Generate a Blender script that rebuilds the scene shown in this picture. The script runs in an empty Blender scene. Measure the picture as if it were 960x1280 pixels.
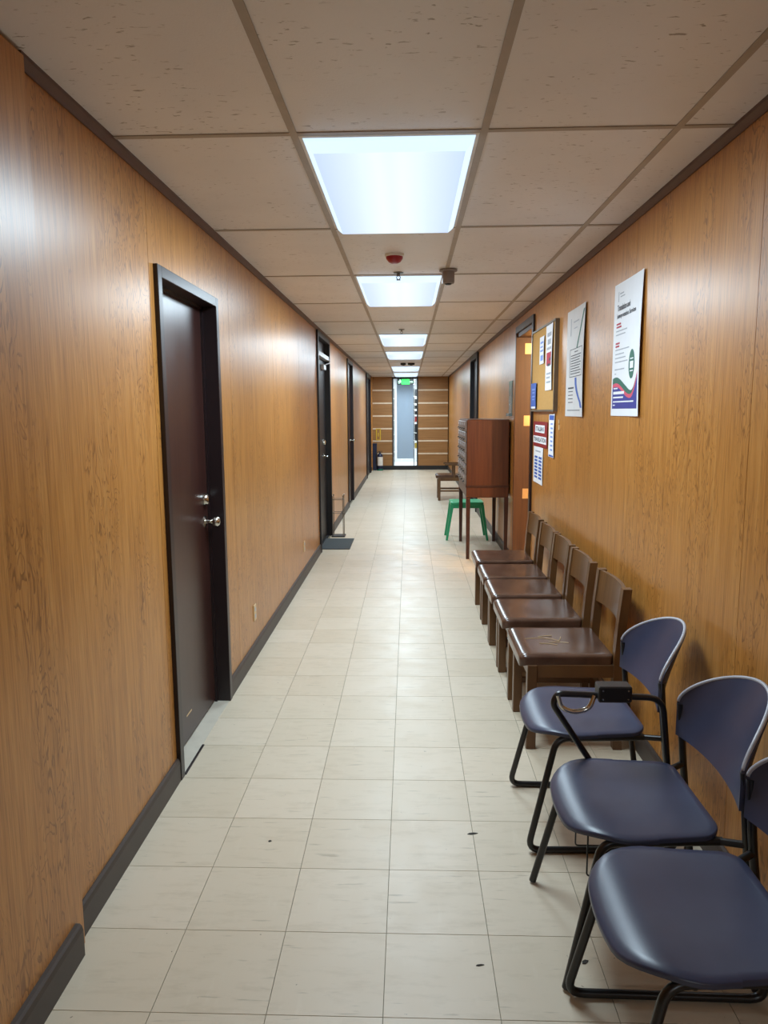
import bpy, bmesh, math, random
from mathutils import Vector, Matrix
random.seed(7)
scene = bpy.context.scene
COL = scene.collection

# ------------------------------------------------------------------ camera
F_PX, PITCH, YAW, ROLL, CAM_H = 903.58, 0.13839, 0.034675, -0.006239, 1.5572
def cam_axes():
    cp, sp, cy, sy = math.cos(PITCH), math.sin(PITCH), math.cos(YAW), math.sin(YAW)
    fwd = Vector((-sy*cp, cy*cp, -sp)); right = Vector((cy, sy, 0)); up = right.cross(fwd)
    return (right*math.cos(ROLL)+up*math.sin(ROLL), -right*math.sin(ROLL)+up*math.cos(ROLL), fwd)
_r, _u, _w = cam_axes()
cam = bpy.data.cameras.new('camera'); cam_o = bpy.data.objects.new('camera', cam); COL.objects.link(cam_o)
m = Matrix((( _r.x, _u.x, -_w.x, 0), (_r.y, _u.y, -_w.y, 0), (_r.z, _u.z, -_w.z, CAM_H), (0, 0, 0, 1)))
cam_o.matrix_world = m
cam.sensor_fit = 'VERTICAL'; cam.sensor_height = 36.0; cam.lens = F_PX/1280*36.0
cam.clip_start = 0.05; cam.clip_end = 100
scene.camera = cam_o

# ------------------------------------------------------------------ world, exposure
world = bpy.data.worlds.new('world'); scene.world = world; world.use_nodes = True
world.node_tree.nodes['Background'].inputs[0].default_value = (0.6, 0.65, 0.7, 1)
world.node_tree.nodes['Background'].inputs[1].default_value = 0.05
vs = scene.view_settings
vs.view_transform = 'Standard'; vs.look = 'None'; vs.gamma = 1.0; vs.use_curve_mapping = False
vs.exposure = 0.0
LAMP_W = 47.0            # each ceiling troffer
LAMP_COL = (0.71, 0.885, 1.0)
WARM_W = 150.0            # lamp in the side room

# ------------------------------------------------------------------ dimensions
XL, XR, HC = -0.9885, 1.06, 2.457
CX, CY, CW, CL = -0.3753, 2.5021, 0.6222, 1.24443     # ceiling grid origin and module
FX, FY, FT = -0.6791, 1.6752, 0.305                    # floor grid
YB, YE = -4.0, 19.4                                    # back end, far end of the corridor

# ------------------------------------------------------------------ material helpers
def lin(c):
    return tuple(((v/255)/12.92 if v/255 <= .04045 else ((v/255+.055)/1.055)**2.4) for v in c) + (1.0,)
MATS = {}
class NT:
    def __init__(s, name):
        s.m = bpy.data.materials.new(name); s.m.use_nodes = True; s.t = s.m.node_tree
        s.b = s.t.nodes['Principled BSDF']; s.out = s.t.nodes['Material Output']; MATS[name] = s.m
    def n(s, typ, **kw):
        nd = s.t.nodes.new(typ)
        for k, v in kw.items(): setattr(nd, k, v)
        return nd
    def val(s, sock, v):
        if isinstance(v, bpy.types.NodeSocket): s.t.links.new(v, sock)
        else: sock.default_value = v
    def link(s, a, b): s.t.links.new(a, b)
    def math(s, op, a, b=0.0, clamp=False):
        nd = s.n('ShaderNodeMath', operation=op, use_clamp=clamp); s.val(nd.inputs[0], a); s.val(nd.inputs[1], b); return nd.outputs[0]
    def mix(s, f, a, b, mode='MIX'):
        nd = s.n('ShaderNodeMix', data_type='RGBA', blend_type=mode)
        s.val(nd.inputs[0], f); s.val(nd.inputs[6], a); s.val(nd.inputs[7], b); return nd.outputs[2]
    def coord(s, scale=(1, 1, 1), rnd=0.0, off=(0, 0, 0)):
        tc = s.n('ShaderNodeTexCoord'); mp = s.n('ShaderNodeMapping'); mp.inputs['Scale'].default_value = scale
        mp.inputs['Location'].default_value = off
        if rnd:
            oi = s.n('ShaderNodeObjectInfo'); va = s.n('ShaderNodeVectorMath', operation='ADD')
            k = s.math('MULTIPLY', oi.outputs['Random'], rnd)
            cb = s.n('ShaderNodeCombineXYZ'); [s.link(k, cb.inputs[i]) for i in range(3)]
            s.link(tc.outputs['Object'], va.inputs[0]); s.link(cb.outputs[0], va.inputs[1]); s.link(va.outputs[0], mp.inputs[0])
        else: s.link(tc.outputs['Object'], mp.inputs[0])
        return mp.outputs[0]
    def noise(s, vec, scale=1, detail=3, rough=.5, dist=0):
        nd = s.n('ShaderNodeTexNoise'); s.link(vec, nd.inputs['Vector']); nd.inputs['Scale'].default_value = scale
        nd.inputs['Detail'].default_value = detail; nd.inputs['Roughness'].default_value = rough; nd.inputs['Distortion'].default_value = dist
        return nd.outputs['Fac']
    def ramp(s, fac, *stops):
        nd = s.n('ShaderNodeValToRGB'); s.link(fac, nd.inputs[0]); e = nd.color_ramp.elements
        while len(e) < len(stops): e.new(.5)
        for el, (p, c) in zip(e, stops):
            el.position = p; el.color = c if len(c) == 4 else tuple(c)+(1,)
        return nd.outputs[0]
    def bump(s, h, strength=.2, dist=.002):
        nd = s.n('ShaderNodeBump'); nd.inputs['Strength'].default_value = strength; nd.inputs['Distance'].default_value = dist
        s.link(h, nd.inputs['Height']); s.link(nd.outputs[0], s.b.inputs['Normal'])
    def set(s, color=None, rough=None, metal=None, spec=None, **kw):
        if color is not None: s.val(s.b.inputs['Base Color'], color)
        if rough is not None: s.val(s.b.inputs['Roughness'], rough)
        if metal is not None: s.val(s.b.inputs['Metallic'], metal)
        if spec is not None: s.val(s.b.inputs['Specular IOR Level'], spec)
        for k, v in kw.items(): s.val(s.b.inputs[k], v)
        return s.m
W1 = (1, 1, 1, 1); K1 = (0, 0, 0, 1)

def plain(name, rgb, rough=.5, metal=0, spec=.5, var=.08, scale=12):
    t = NT(name); c = lin(rgb); d = tuple(v*(1-var) for v in c[:3])+(1,); l = tuple(min(1, v*(1+var)) for v in c[:3])+(1,)
    nz = t.noise(t.coord((1, 1, 1), .0), scale, 3)
    return t.set(t.ramp(nz, (.3, d), (.7, l)), rough, metal, spec)

def wood(name, dark, mid, light, rough=.36, axis='yz', fine=60, cath=True, rnd=9.0, spec=.5, coat=0.0, bump=.05):
    t = NT(name)
    # grain runs along the last letter of axis
    i, j = 'xyz'.index(axis[0]), 'xyz'.index(axis[1])
    def sc(a, b, c=1.0):
        v = [c, c, c]; v[i] = a; v[j] = b; return tuple(v)
    fine_n = t.noise(t.coord(sc(fine, 1.6, 4), rnd), 1, 5, .62, .25)
    col = t.ramp(fine_n, (.22, lin(dark)), (.48, lin(mid)), (.78, lin(light)))
    col = t.mix(.45 if cath else .2, col, lin(mid))
    if cath:
        fib = t.noise(t.coord(sc(170, 5), rnd), 1, 3, .6)
        col = t.mix(t.math('MULTIPLY', t.ramp(fib, (.48, K1), (.68, W1)), .5), col, lin(dark))
        col = t.mix(t.math('MULTIPLY', t.ramp(fib, (.30, W1), (.45, K1)), .35), col, lin(light))
        # flat-sawn figure: contour lines of a stretched noise, in scattered patches
        h = t.noise(t.coord(sc(17, 4.2), rnd), 1, 2, .5, .8)
        saw = t.math('FRACT', t.math('MULTIPLY', h, 11.0))
        line = t.ramp(saw, (.0, W1), (.12, W1), (.34, K1), (1, K1))
        mask = t.ramp(t.noise(t.coord(sc(4.5, 1.5), rnd*1.7), 1, 2), (.44, K1), (.56, W1))
        dash = t.ramp(t.noise(t.coord(sc(110, 26), rnd), 1, 3), (.30, K1), (.48, W1))
        f = t.math('MULTIPLY', t.math('MULTIPLY', line, mask), dash)
        col = t.mix(t.math('MULTIPLY', f, .8), col, lin(dark))
    t.bump(fine_n, bump, .001)
    t.set(col, rough, 0, spec)
    if coat: t.set(**{'Coat Weight': coat, 'Coat Roughness': .12})
    return t.m

wood('panel_left', (124, 77, 30), (184, 125, 60), (206, 154, 88), rough=.34, fine=42, spec=.55)
wood('panel_right', (126, 77, 29), (186, 125, 57), (208, 154, 85), rough=.34, fine=42, spec=.6)
wood('panel_end', (120, 82, 42), (152, 106, 58), (172, 126, 76), rough=.45, axis='zx', fine=60, cath=False)
wood('wood_jamb', (54, 32, 19), (76, 47, 28), (90, 58, 36), rough=.4, fine=60, axis='xz', cath=False)
wood('wood_chair', (58, 36, 18), (98, 67, 38), (120, 85, 50), rough=.34, axis='yz', fine=80, cath=False, rnd=3)
wood('wood_cabinet', (58, 28, 14), (84, 44, 24), (100, 56, 32), rough=.34, axis='xz', fine=50, cath=False)
wood('wood_cabinet_dark', (44, 20, 12), (62, 32, 20), (76, 42, 28), rough=.36, axis='yz', fine=50, cath=False)
wood('door_dark', (36, 18, 16), (55, 31, 27), (68, 40, 34), rough=.3, fine=60, cath=False, spec=.5)
plain('frame_dark', (32, 20, 22), .35)
plain('door_black', (15, 15, 20), .45)
plain('wall_backing', (40, 28, 20), .8)
plain('crown', (92, 64, 52), .5)
plain('baseboard', (66, 56, 50), .5)
plain('base_black', (22, 22, 24), .5)
plain('chrome', (200, 198, 190), .16, 1.0, var=.02)
plain('steel', (120, 120, 118), .35, .9, var=.05)
plain('brass', (216, 180, 130), .36, .7, var=.05)
plain('black_tube', (16, 16, 18), .32, 0, .6)
plain('black_plastic', (18, 18, 20), .45)
plain('trim_grey', (176, 178, 186), .3)
plain('white_plastic', (225, 222, 214), .4)
plain('ivory', (212, 184, 140), .45)
plain('red_plastic', (150, 28, 42), .35)
plain('grey_metal', (136, 126, 122), .45)
plain('mat_dark', (62, 68, 70), .9, var=.25, scale=300)
plain('green_plastic', (40, 168, 118), .35, var=.04)
plain('strip_light', (222, 200, 172), .5)
plain('paper', (232, 234, 238), .7, var=.02)
plain('paper_grey', (212, 212, 212), .7, var=.03)
plain('ink_dark', (70, 72, 80), .7)
plain('ink_grey', (168, 172, 180), .7)
plain('ink_red', (176, 50, 70), .7)
plain('ink_blue', (44, 48, 140), .6)
plain('ink_midblue', (52, 92, 178), .6)
plain('ink_paleblue', (120, 150, 215), .6)
plain('ink_green', (36, 100, 82), .6)
plain('ink_pink', (214, 76, 104), .6)
plain('sign_red', (140, 18, 26), .55)
plain('aluminium', (120, 112, 98), .4, .6)
plain('navy', (22, 30, 58), .4)
plain('yellow', (206, 168, 40), .5)
plain('green_base', (20, 110, 80), .5)
plain('white_wall', (226, 228, 230), .7)
plain('cream_wall', (226, 214, 190), .7)
plain('debris', (48, 42, 36), .8)
plain('dark_box', (36, 40, 44), .6)
plain('red_box', (170, 50, 48), .6)
plain('threshold', (196, 188, 172), .45)
plain('drawer_grey', (128, 118, 112), .45)
plain('acrylic', (120, 140, 140), .2)

def m_leather():
    t = NT('leather'); v = t.coord((1, 1, 1), 2.0)
    nz = t.noise(v, 9, 4); fine = t.noise(v, 260, 2)
    t.set(t.ramp(nz, (.3, lin((68, 46, 36))), (.7, lin((92, 66, 52)))), .22, 0, .6); t.bump(fine, .12, .0006)
m_leather()
def m_blue():
    t = NT('blue_vinyl'); v = t.coord((1, 1, 1), 2.0)
    nz = t.noise(v, 5, 3); fine = t.noise(v, 420, 2)
    t.set(t.ramp(nz, (.3, lin((52, 57, 79))), (.7, lin((62, 68, 92)))), .34, 0, .5); t.bump(fine, .06, .0004)
m_blue()
def m_cork():
    t = NT('cork'); v = t.coord()
    nz = t.noise(v, 160, 4, .7)
    t.set(t.ramp(nz, (.3, lin((176, 130, 66))), (.7, lin((206, 162, 94)))), .85); t.bump(nz, .2, .001)
m_cork()
def m_tile_floor():
    t = NT('floor_tile'); oi = t.n('ShaderNodeObjectInfo'); g = t.n('ShaderNodeNewGeometry')
    r = t.math('FRACT', t.math('ADD', oi.outputs['Random'], g.outputs['Random Per Island']))
    base = t.ramp(r, (0, lin((202, 187, 163))), (.5, lin((206, 192, 169))), (1, lin((210, 196, 174))))
    v = t.coord((6, 22, 1), 5.0); streak = t.noise(v, 1.4, 5, .65)
    base = t.mix(t.ramp(streak, (.5, K1), (.76, (.45, .45, .45, 1))), base, lin((178, 162, 136)))
    v2 = t.coord((26, 6, 1), 3.0); st2 = t.noise(v2, 1.2, 4, .6)
    base = t.mix(t.ramp(st2, (.6, K1), (.85, (.3, .3, .3, 1))), base, lin((222, 213, 194)))
    spk = t.noise(t.coord((1, 1, 1), 4.0), 55, 2, .5)
    base = t.mix(t.ramp(spk, (.765, K1), (.79, (.8, .8, .8, 1))), base, lin((84, 74, 60)))
    scuff = t.noise(t.coord((7, 60, 1), 6.0), 1.0, 3, .5)
    base = t.mix(t.ramp(scuff, (.655, K1), (.73, (.5, .5, .5, 1))), base, lin((140, 128, 106)))
    rg = t.ramp(t.noise(t.coord((1, 1, 1), 1.0), 7, 4), (.3, (.36, .36, .36, 1)), (.75, (.48, .48, .48, 1)))
    t.set(base, rg, 0, .5)
    t.bump(t.noise(t.coord((1, 1, 1), 2.0), 7, 1), .025, .004)
m_tile_floor()
plain('floor_joint', (128, 118, 98), .8)
def m_tile_ceil():
    t = NT('ceiling_tile'); v = t.coord((1, 1, 1), 7.0)
    base = t.ramp(t.noise(v, 2.5, 3), (.3, lin((228, 226, 228))), (.7, lin((236, 234, 236))))
    pits = t.noise(t.coord((26, 75, 1), 7.0), 1, 3, .55, .4)
    gate = t.ramp(t.noise(v, 3.5, 2), (.36, K1), (.58, W1))
    pm = t.math('MULTIPLY', t.ramp(pits, (.64, K1), (.69, W1)), gate)
    base = t.mix(t.math('MULTIPLY', pm, .7), base, lin((104, 88, 74)))
    fine = t.noise(v, 180, 3, .6)
    t.bump(fine, .35, .002)
    t.set(base, .42, 0, .5)
m_tile_ceil()
plain('ceiling_tee', (172, 160, 148), .5)
def m_emit(name, rgb, strength):
    t = NT(name); t.set(lin(rgb), .5); t.b.inputs['Emission Color'].default_value = lin(rgb); t.b.inputs['Emission Strength'].default_value = strength
def m_diffuser():
    # acrylic tray over two fluorescent tubes: brighter over the tubes
    t = NT('diffuser'); tc = t.n('ShaderNodeTexCoord'); sx = t.n('ShaderNodeSeparateXYZ'); t.link(tc.outputs['Object'], sx.inputs[0])
    ax = t.math('ABSOLUTE', sx.outputs['X']); d = t.math('ABSOLUTE', t.math('SUBTRACT', ax, .045))
    glow = t.ramp(t.math('MULTIPLY', d, 4.5), (0, W1), (.5, (.45, .45, .45, 1)), (1, K1))
    col = t.mix(glow, (.52, .66, .97, 1), (.76, .90, 1.0, 1))
    t.b.inputs['Base Color'].default_value = (.1, .1, .1, 1); t.set(None, .3, 0, .3)
    t.link(col, t.b.inputs['Emission Color']); t.b.inputs['Emission Strength'].default_value = 1.1
m_diffuser()
m_emit('diffuser_side', (196, 226, 255), 1.25)
m_emit('exit_green', (10, 220, 60), .9)
m_emit('exit_pale', (170, 255, 200), .9)
m_emit('bulb_warm', (255, 190, 110), 6)
def m_glass():
    t = NT('glass'); tr = t.n('ShaderNodeBsdfTransparent'); gl = t.n('ShaderNodeBsdfGlossy'); gl.inputs['Roughness'].default_value = .03
    tr.inputs[0].default_value = (.93, .96, .96, 1); mx = t.n('ShaderNodeMixShader'); mx.inputs[0].default_value = .03
    t.link(tr.outputs[0], mx.inputs[1]); t.link(gl.outputs[0], mx.inputs[2]); t.link(mx.outputs[0], t.out.inputs[0])
m_glass()
def m_frost():
    t = NT('frosted_film'); tl = t.n('ShaderNodeBsdfTranslucent'); df = t.n('ShaderNodeBsdfDiffuse')
    nz = t.noise(t.coord((60, 60, 60)), 3, 2)
    c = t.ramp(nz, (.3, (.46, .54, .62, 1)), (.7, (.54, .62, .70, 1)))
    t.link(c, tl.inputs[0]); t.link(c, df.inputs[0])
    mx = t.n('ShaderNodeMixShader'); mx.inputs[0].default_value = .45
    t.link(tl.outputs[0], mx.inputs[1]); t.link(df.outputs[0], mx.inputs[2]); t.link(mx.outputs[0], t.out.inputs[0])
m_frost()

# ------------------------------------------------------------------ geometry helpers
def bx(bm, x0, x1, y0, y1, z0, z1, bev=0.0, seg=1):
    vs_ = [bm.verts.new((x, y, z)) for x in (x0, x1) for y in (y0, y1) for z in (z0, z1)]
    fs = [(0, 1, 3, 2), (4, 6, 7, 5), (0, 4, 5, 1), (2, 3, 7, 6), (0, 2, 6, 4), (1, 5, 7, 3)]
    faces = [bm.faces.new([vs_[i] for i in f]) for f in fs]
    if bev:
        es = list({e for f in faces for e in f.edges})
        bmesh.ops.bevel(bm, geom=es, offset=bev, segments=seg, affect='EDGES', profile=.5)
    return bm
def box(*a, **k): return bx(bmesh.new(), *a, **k)
def fillet(pts, r, n=6):
    pts = [Vector(p) for p in pts]; out = [pts[0]]
    for i in range(1, len(pts)-1):
        p, a, b = pts[i], pts[i-1], pts[i+1]
        da, db = (a-p), (b-p); ra = min(r, da.length*.45, db.length*.45)
        s, e = p+da.normalized()*ra, p+db.normalized()*ra
        for k in range(n+1):
            t = k/n; out.append(s*(1-t)**2+p*2*t*(1-t)+e*t*t)
    out.append(pts[-1]); return out
def tube(bm, pts, r, seg=10, caps=True):
    pts = [Vector(p) for p in pts]; rings = []
    up = None
    for i, p in enumerate(pts):
        d = (pts[min(i+1, len(pts)-1)]-pts[max(i-1, 0)]).normalized()
        if up is None: up = Vector((0, 0, 1)) if abs(d.z) < .9 else Vector((1, 0, 0))
        a = d.cross(up)
        if a.length < 1e-5: a = d.cross(Vector((0, 1, 0)))
        a.normalize(); b = a.cross(d).normalized(); up = b
        rings.append([bm.verts.new(p+a*math.cos(2*math.pi*k/seg)*r+b*math.sin(2*math.pi*k/seg)*r) for k in range(seg)])
    for q0, q1 in zip(rings, rings[1:]):
        for k in range(seg): bm.faces.new((q0[k], q0[(k+1) % seg], q1[(k+1) % seg], q1[k]))
    if caps: bm.faces.new(rings[0][::-1]); bm.faces.new(rings[-1])
    return bm
def lathe(bm, prof, seg=24, M=None):
    rings = []
    for r, z in prof:
        if r < 1e-6: rings.append([bm.verts.new((0, 0, z))])
        else: rings.append([bm.verts.new((r*math.cos(2*math.pi*k/seg), r*math.sin(2*math.pi*k/seg), z)) for k in range(seg)])
    for a, b in zip(rings, rings[1:]):
        for k in range(seg):
            va = [a[k % len(a)], a[(k+1) % len(a)]] if len(a) > 1 else [a[0]]
            vb = [b[(k+1) % len(b)], b[k % len(b)]] if len(b) > 1 else [b[0]]
            if len(va)+len(vb) > 2: bm.faces.new(va+vb)
    if M is not None:
        vv = [v for ring in rings for v in ring]; bmesh.ops.transform(bm, matrix=M, verts=vv)
    return bm
def loft(bm, loops, cap=True):
    rs = [[bm.verts.new(p) for p in lp] for lp in loops]; n = len(rs[0])
    for a, b in zip(rs, rs[1:]):
        for k in range(n): bm.faces.new((a[k], a[(k+1) % n], b[(k+1) % n], b[k]))
    if cap: bm.faces.new(rs[0][::-1]); bm.faces.new(rs[-1])
    return bm
def obj(name, bm, mat, parent=None, smooth=None, mesh=None, loc=None):
    if mesh is None:
        me = bpy.data.meshes.new(name); bmesh.ops.recalc_face_normals(bm, faces=bm.faces[:]); bm.to_mesh(me); bm.free()
        me.materials.append(MATS[mat])
        if smooth is not None:
            for p in me.polygons: p.use_smooth = True
            if smooth < 180: me.set_sharp_from_angle(angle=math.radians(smooth))
    else: me = mesh
    o = bpy.data.objects.new(name, me); COL.objects.link(o)
    if parent is not None: o.parent = parent
    if loc is not None: o.location = loc
    return o
def tag(o, label=None, cat=None, group=None, kind=None):
    if label: o['label'] = label
    if cat: o['category'] = cat
    if group: o['group'] = group
    if kind: o['kind'] = kind
    return o
def thing(name, label=None, cat=None, loc=(0, 0, 0), rz=0, group=None, kind=None):
    o = bpy.data.objects.new(name, None); COL.objects.link(o); o.location = loc; o.rotation_euler = (0, 0, rz); o.empty_display_size = .1
    return tag(o, label, cat, group, kind)
def struct(name): return thing(name, kind='structure')
def copy_tree(root, loc, label=None, rz=0):
    r = root.copy(); COL.objects.link(r); r.location = loc; r.rotation_euler = (0, 0, rz)
    if label: r['label'] = label
    for ch in list(root.children):
        c = ch.copy(); COL.objects.link(c); c.parent = r
        for g in ch.children:
            d = g.copy(); COL.objects.link(d); d.parent = c
    return r

# ================================================================== SETTING
# ---- floor
fl = tag(obj('floor', box(XL-.02, XR+.02, YB, YE, -.08, -.003), 'floor_joint'), kind='structure')
GAP = .0011
tile_me = None
def tile_box(bm, x0, x1, y0, y1): return bx(bm, x0+GAP, x1-GAP, y0+GAP, y1-GAP, -.003, 0)
cols = [(FX+k*FT, FX+(k+1)*FT) for k in range(-1, 6)]
cols = [(max(a, XL-.015), min(b, XR+.015)) for a, b in cols]
j0, j1 = -2, 21
for j in range(j0, j1):
    for a, b in cols:
        y0 = FY+j*FT
        w = b-a; cx, cyy = (a+b)/2, y0+FT/2
        full = abs(w-FT) < 1e-4
        if full and tile_me:
            obj('floor_tile', None, None, fl, mesh=tile_me, loc=(cx, cyy, 0))
        else:
            o = obj('floor_tile', tile_box(bmesh.new(), -w/2, w/2, -FT/2, FT/2), 'floor_tile', fl, loc=(cx, cyy, 0))
            if full: tile_me = o.data
bm = bmesh.new()
for j in list(range(int((YB-FY)/FT), j0))+list(range(j1, int((YE-FY)/FT)+1)):
    for a, b in cols: tile_box(bm, a, b, FY+j*FT, min(FY+(j+1)*FT, YE))
tag(obj('floor_tiling', bm, 'floor_tile', fl), kind='stuff')

# ---- walls of panels with door openings
def wall(name, side, X, mat, seams, doors):
    root = struct(name)
    s = side                                         # +1: wall on the right, material extends to +x
    def slab(nm, y0, y1, z0, z1, d0, d1, m):
        xa, xb = X+s*d0, X+s*d1
        return obj(nm, box(min(xa, xb), max(xa, xb), y0, y1, z0, z1), m, root)
    cuts = sorted(set(seams))
    for a, b in zip(cuts, cuts[1:]):
        edges = [a, b]
        for (d0, d1, zt) in doors:
            for e in (d0, d1):
                if a < e < b: edges.append(e)
        edges.sort()
        for u, v in zip(edges, edges[1:]):
            mid = (u+v)/2; hd = [d for d in doors if d[0] < mid < d[1]]
            z0 = hd[0][2] if hd else 0.0
            if HC-z0 < .03: continue
            g0 = .0014 if u == a else 0; g1 = .0014 if v == b else 0
            slab('wall_panel', u+g0, v-g1, z0, HC+.01, 0, .012, mat)
            slab('wall_backing', u, v, z0, HC+.05, .012, .10, 'wall_backing')
    return root
D1 = (2.87, 3.77, 2.13); D2 = (7.88, 9.08, 2.43); D3 = (11.72, 12.80, 2.40); D4 = (16.85, 18.55, 2.43)
D5 = (6.24, 7.24, 2.355); D6 = (11.15, 12.40, 2.44)
seamsL = [YB, -1.74, -.52, .70, 1.92, 2.82, 4.05, 5.33, 6.6, 7.88, 9.08, 10.4, 11.72, 12.8, 14.1, 15.4, 16.85, 18.55, YE]
seamsR = [YB, -2.6, -1.38, -.14, 1.08, 2.30, 3.53, 4.76, 5.98, 7.24, 8.5, 9.8, 11.15, 12.4, 13.7, 15.0, 16.3, 17.6, YE]
wall('wall_left', -1, XL, 'panel_left', seamsL, [D1, D2, D3, D4])
wall('wall_right', 1, XR, 'panel_right', seamsR, [D5, D6])
# projecting wall section beside the camera on the left
pil = struct('wall_left_projection')
for a, b in ((YB, -1.74), (-1.74, -.52), (-.52, .70), (.70, 1.92)):
    obj('wall_panel', box(XL, XL+.026, a+.0014, b-.0014, 0, HC-.012), 'panel_left', pil)
tag(obj('wall_back', box(XL-.1, XR+.1, YB-.1, YB, 0, HC+.1), 'panel_end'), kind='structure')

# ---- baseboards and crown
def base_profile(root, X, s, y0, y1, m='baseboard', h=.10, t=.015):
    bm = bmesh.new()
    prof = [(0, 0), (t, 0), (t, h-.02), (t-.004, h-.006), (t-.010, h), (0, h)]
    loft(bm, [[(X-s*d, y, z) for d, z in prof] for y in (y0, y1)])
    return obj('baseboard_length', bm, m, root)
bl = struct('baseboard_left')
for a, b in ((1.92, D1[0]), (D1[1], D2[0]), (D2[1], D3[0]), (D3[1], D4[0]), (D4[1], YE)): base_profile(bl, XL, -1, a, b)
base_profile(bl, XL+.026, -1, YB, 1.87, t=.022)
br = struct('baseboard_right')
for a, b in ((YB, D5[0]), (D5[1], D6[0]), (D6[1], YE)): base_profile(br, XR, 1, a, b)
def crown(name, X, s, y0, y1):
    bm = bmesh.new(); prof = [(0, HC-.030), (.006, HC-.030), (.009, HC-.022), (.02, HC-.009), (.02, HC+.002), (0, HC+.002)]
    loft(bm, [[(X-s*d, y, z) for d, z in prof] for y in (y0, y1)])
    return tag(obj(name, bm, 'crown'), kind='structure')
crown('trim_1', XL, -1, 1.92, YE); crown('trim_2', XR, 1, YB, YE)

# ---- ceiling: slab above, lay-in tiles, tee grid
ce = tag(obj('ceiling', box(XL-.1, XR+.1, YB, YE, HC+.06, HC+.12), 'wall_backing'), kind='structure')
LIGHT_ROWS = [-5, 0, 2, 5, 7, 10, 12]
xs = [XL+.002, CX, CX+CW, CX+2*CW, XR-.002]
tm = {}
for j in range(-6, 14):
    y0 = max(CY+j*CL, YB); y1 = min(CY+(j+1)*CL, YE)
    if y1-y0 < .05: continue
    for k in range(4):
        if k == 1 and j in LIGHT_ROWS: continue
        w = xs[k+1]-xs[k]; d = y1-y0
        spans = [(y0, y1)]
        if k == 3 and j in (0, 3): spans = [(y0, y0+.80), (y0+.802, y1)]        # narrow border tile in two pieces
        for (ya, yb) in spans:
            key = (k, round(yb-ya, 3)); c = ((xs[k]+xs[k+1])/2, (ya+yb)/2, 0)
            if key in tm: obj('ceiling_tile', None, None, ce, mesh=tm[key], loc=c)
            else:
                o = obj('ceiling_tile', box(-w/2+.004, w/2-.004, -(yb-ya)/2+.0005, (yb-ya)/2-.0005, HC+.002, HC+.016, bev=.0015), 'ceiling_tile', ce, loc=c); tm[key] = o.data
TEE = .012
for x in xs[1:4]:
    obj('grid_tee', box(x-TEE, x+TEE, YB, YE, HC-.002, HC+.0015), 'ceiling_tee', ce)
cross = {}
for j in range(-5, 14):
    y = CY+j*CL
    for k in range(4):
        w = xs[k+1]-xs[k]-2*TEE; c = ((xs[k]+xs[k+1])/2, y, 0)
        if k in cross: obj('cross_tee', None, None, ce, mesh=cross[k], loc=c)
        else: cross[k] = obj('cross_tee', box(-w/2, w/2, -TEE, TEE, HC-.0015, HC+.0015), 'ceiling_tee', ce, loc=c).data

# ---- end wall of boards, pale strips and a glass door
ew = struct('wall_end')
ZS = [2.108, 1.769, 1.434, 1.097, .77, .432]
obj('wall_backing', box(XL-.05, -.44, YE+.03, YE+.1, 0, HC+.05), 'wall_backing', ew)
obj('wall_backing', box(.25, XR+.05, YE+.03, YE+.1, 0, HC+.05), 'wall_backing', ew)
for x0, x1 in ((XL+.03, -.44), (.25, XR-.02)):
    zz = [.11]+sorted(ZS)+[HC]
    for i, (a, b) in enumerate(zip(zz, zz[1:])):
        obj('wall_board', box(x0, x1, YE, YE+.03, a+(.02 if i else 0), b-(.02 if i < 6 else 0)), 'panel_end', ew)
    for z in ZS: obj('pale_strip', box(x0, x1, YE-.006, YE+.03, z-.019, z+.019), 'strip_light', ew)
tag(obj('trim_3', box(XL, XL+.03, YE-.25, YE, 0, HC), 'panel_right'), kind='structure')
tag(obj('baseboard_end', box(XL, XR, YE-.012, YE+.03, 0, .11, bev=.003), 'base_black'), kind='structure')

# ---- hinged doors in the side walls
def frame_u(X, s, y0, y1, zt, proud, depth, w, bm=None):
    bm = bm or bmesh.new(); xa, xb = sorted((X-s*proud, X+s*depth))
    bx(bm, xa, xb, y0, y0+w, 0, zt, bev=.002); bx(bm, xa, xb, y1-w, y1, 0, zt, bev=.002); bx(bm, xa, xb, y0+w, y1-w, zt-w, zt, bev=.002)
    return bm
def knob_bm(axis_s, neck=.035, r=.027):
    M = Matrix.Rotation(math.radians(90)*axis_s, 4, 'Y')
    return lathe(bmesh.new(), [(0, 0), (.031, 0), (.031, .004), (.012, .010), (.011, neck), (.02, neck+.006), (r, neck+.02), (r*.96, neck+.032), (r*.6, neck+.042), (0, neck+.044)], 20, M)
# door 1: dark recessed door with deadbolt and knob
d1 = struct('door_1')
obj('door_frame', frame_u(XL, -1, D1[0], D1[1], D1[2], .0185, .10, .045), 'frame_dark', d1)
leafX = -1.052
lf = obj('door_leaf', box(leafX-.04, leafX, D1[0]+.047, D1[1]-.047, .012, D1[2]-.047, bev=.002), 'door_dark', d1)
obj('door_stop', box(leafX, leafX+.012, D1[1]-.058, D1[1]-.045, 0, D1[2]-.045), 'frame_dark', d1)
obj('door_stop', box(leafX, leafX+.012, D1[0]+.045, D1[1]-.045, D1[2]-.058, D1[2]-.045), 'frame_dark', d1)
obj('knob', knob_bm(1), 'chrome', lf, 60, loc=(leafX, 3.655, 1.0))
obj('deadbolt', lathe(bmesh.new(), [(0, 0), (.032, 0), (.032, .008), (.027, .022), (.02, .026), (0, .027)], 20, Matrix.Rotation(math.radians(90), 4, 'Y')), 'chrome', lf, 60, loc=(leafX, 3.655, 1.115))
obj('scratch', box(leafX+.0002, leafX+.0008, 3.22, 3.30, .13, .137), 'ivory', lf)
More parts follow.
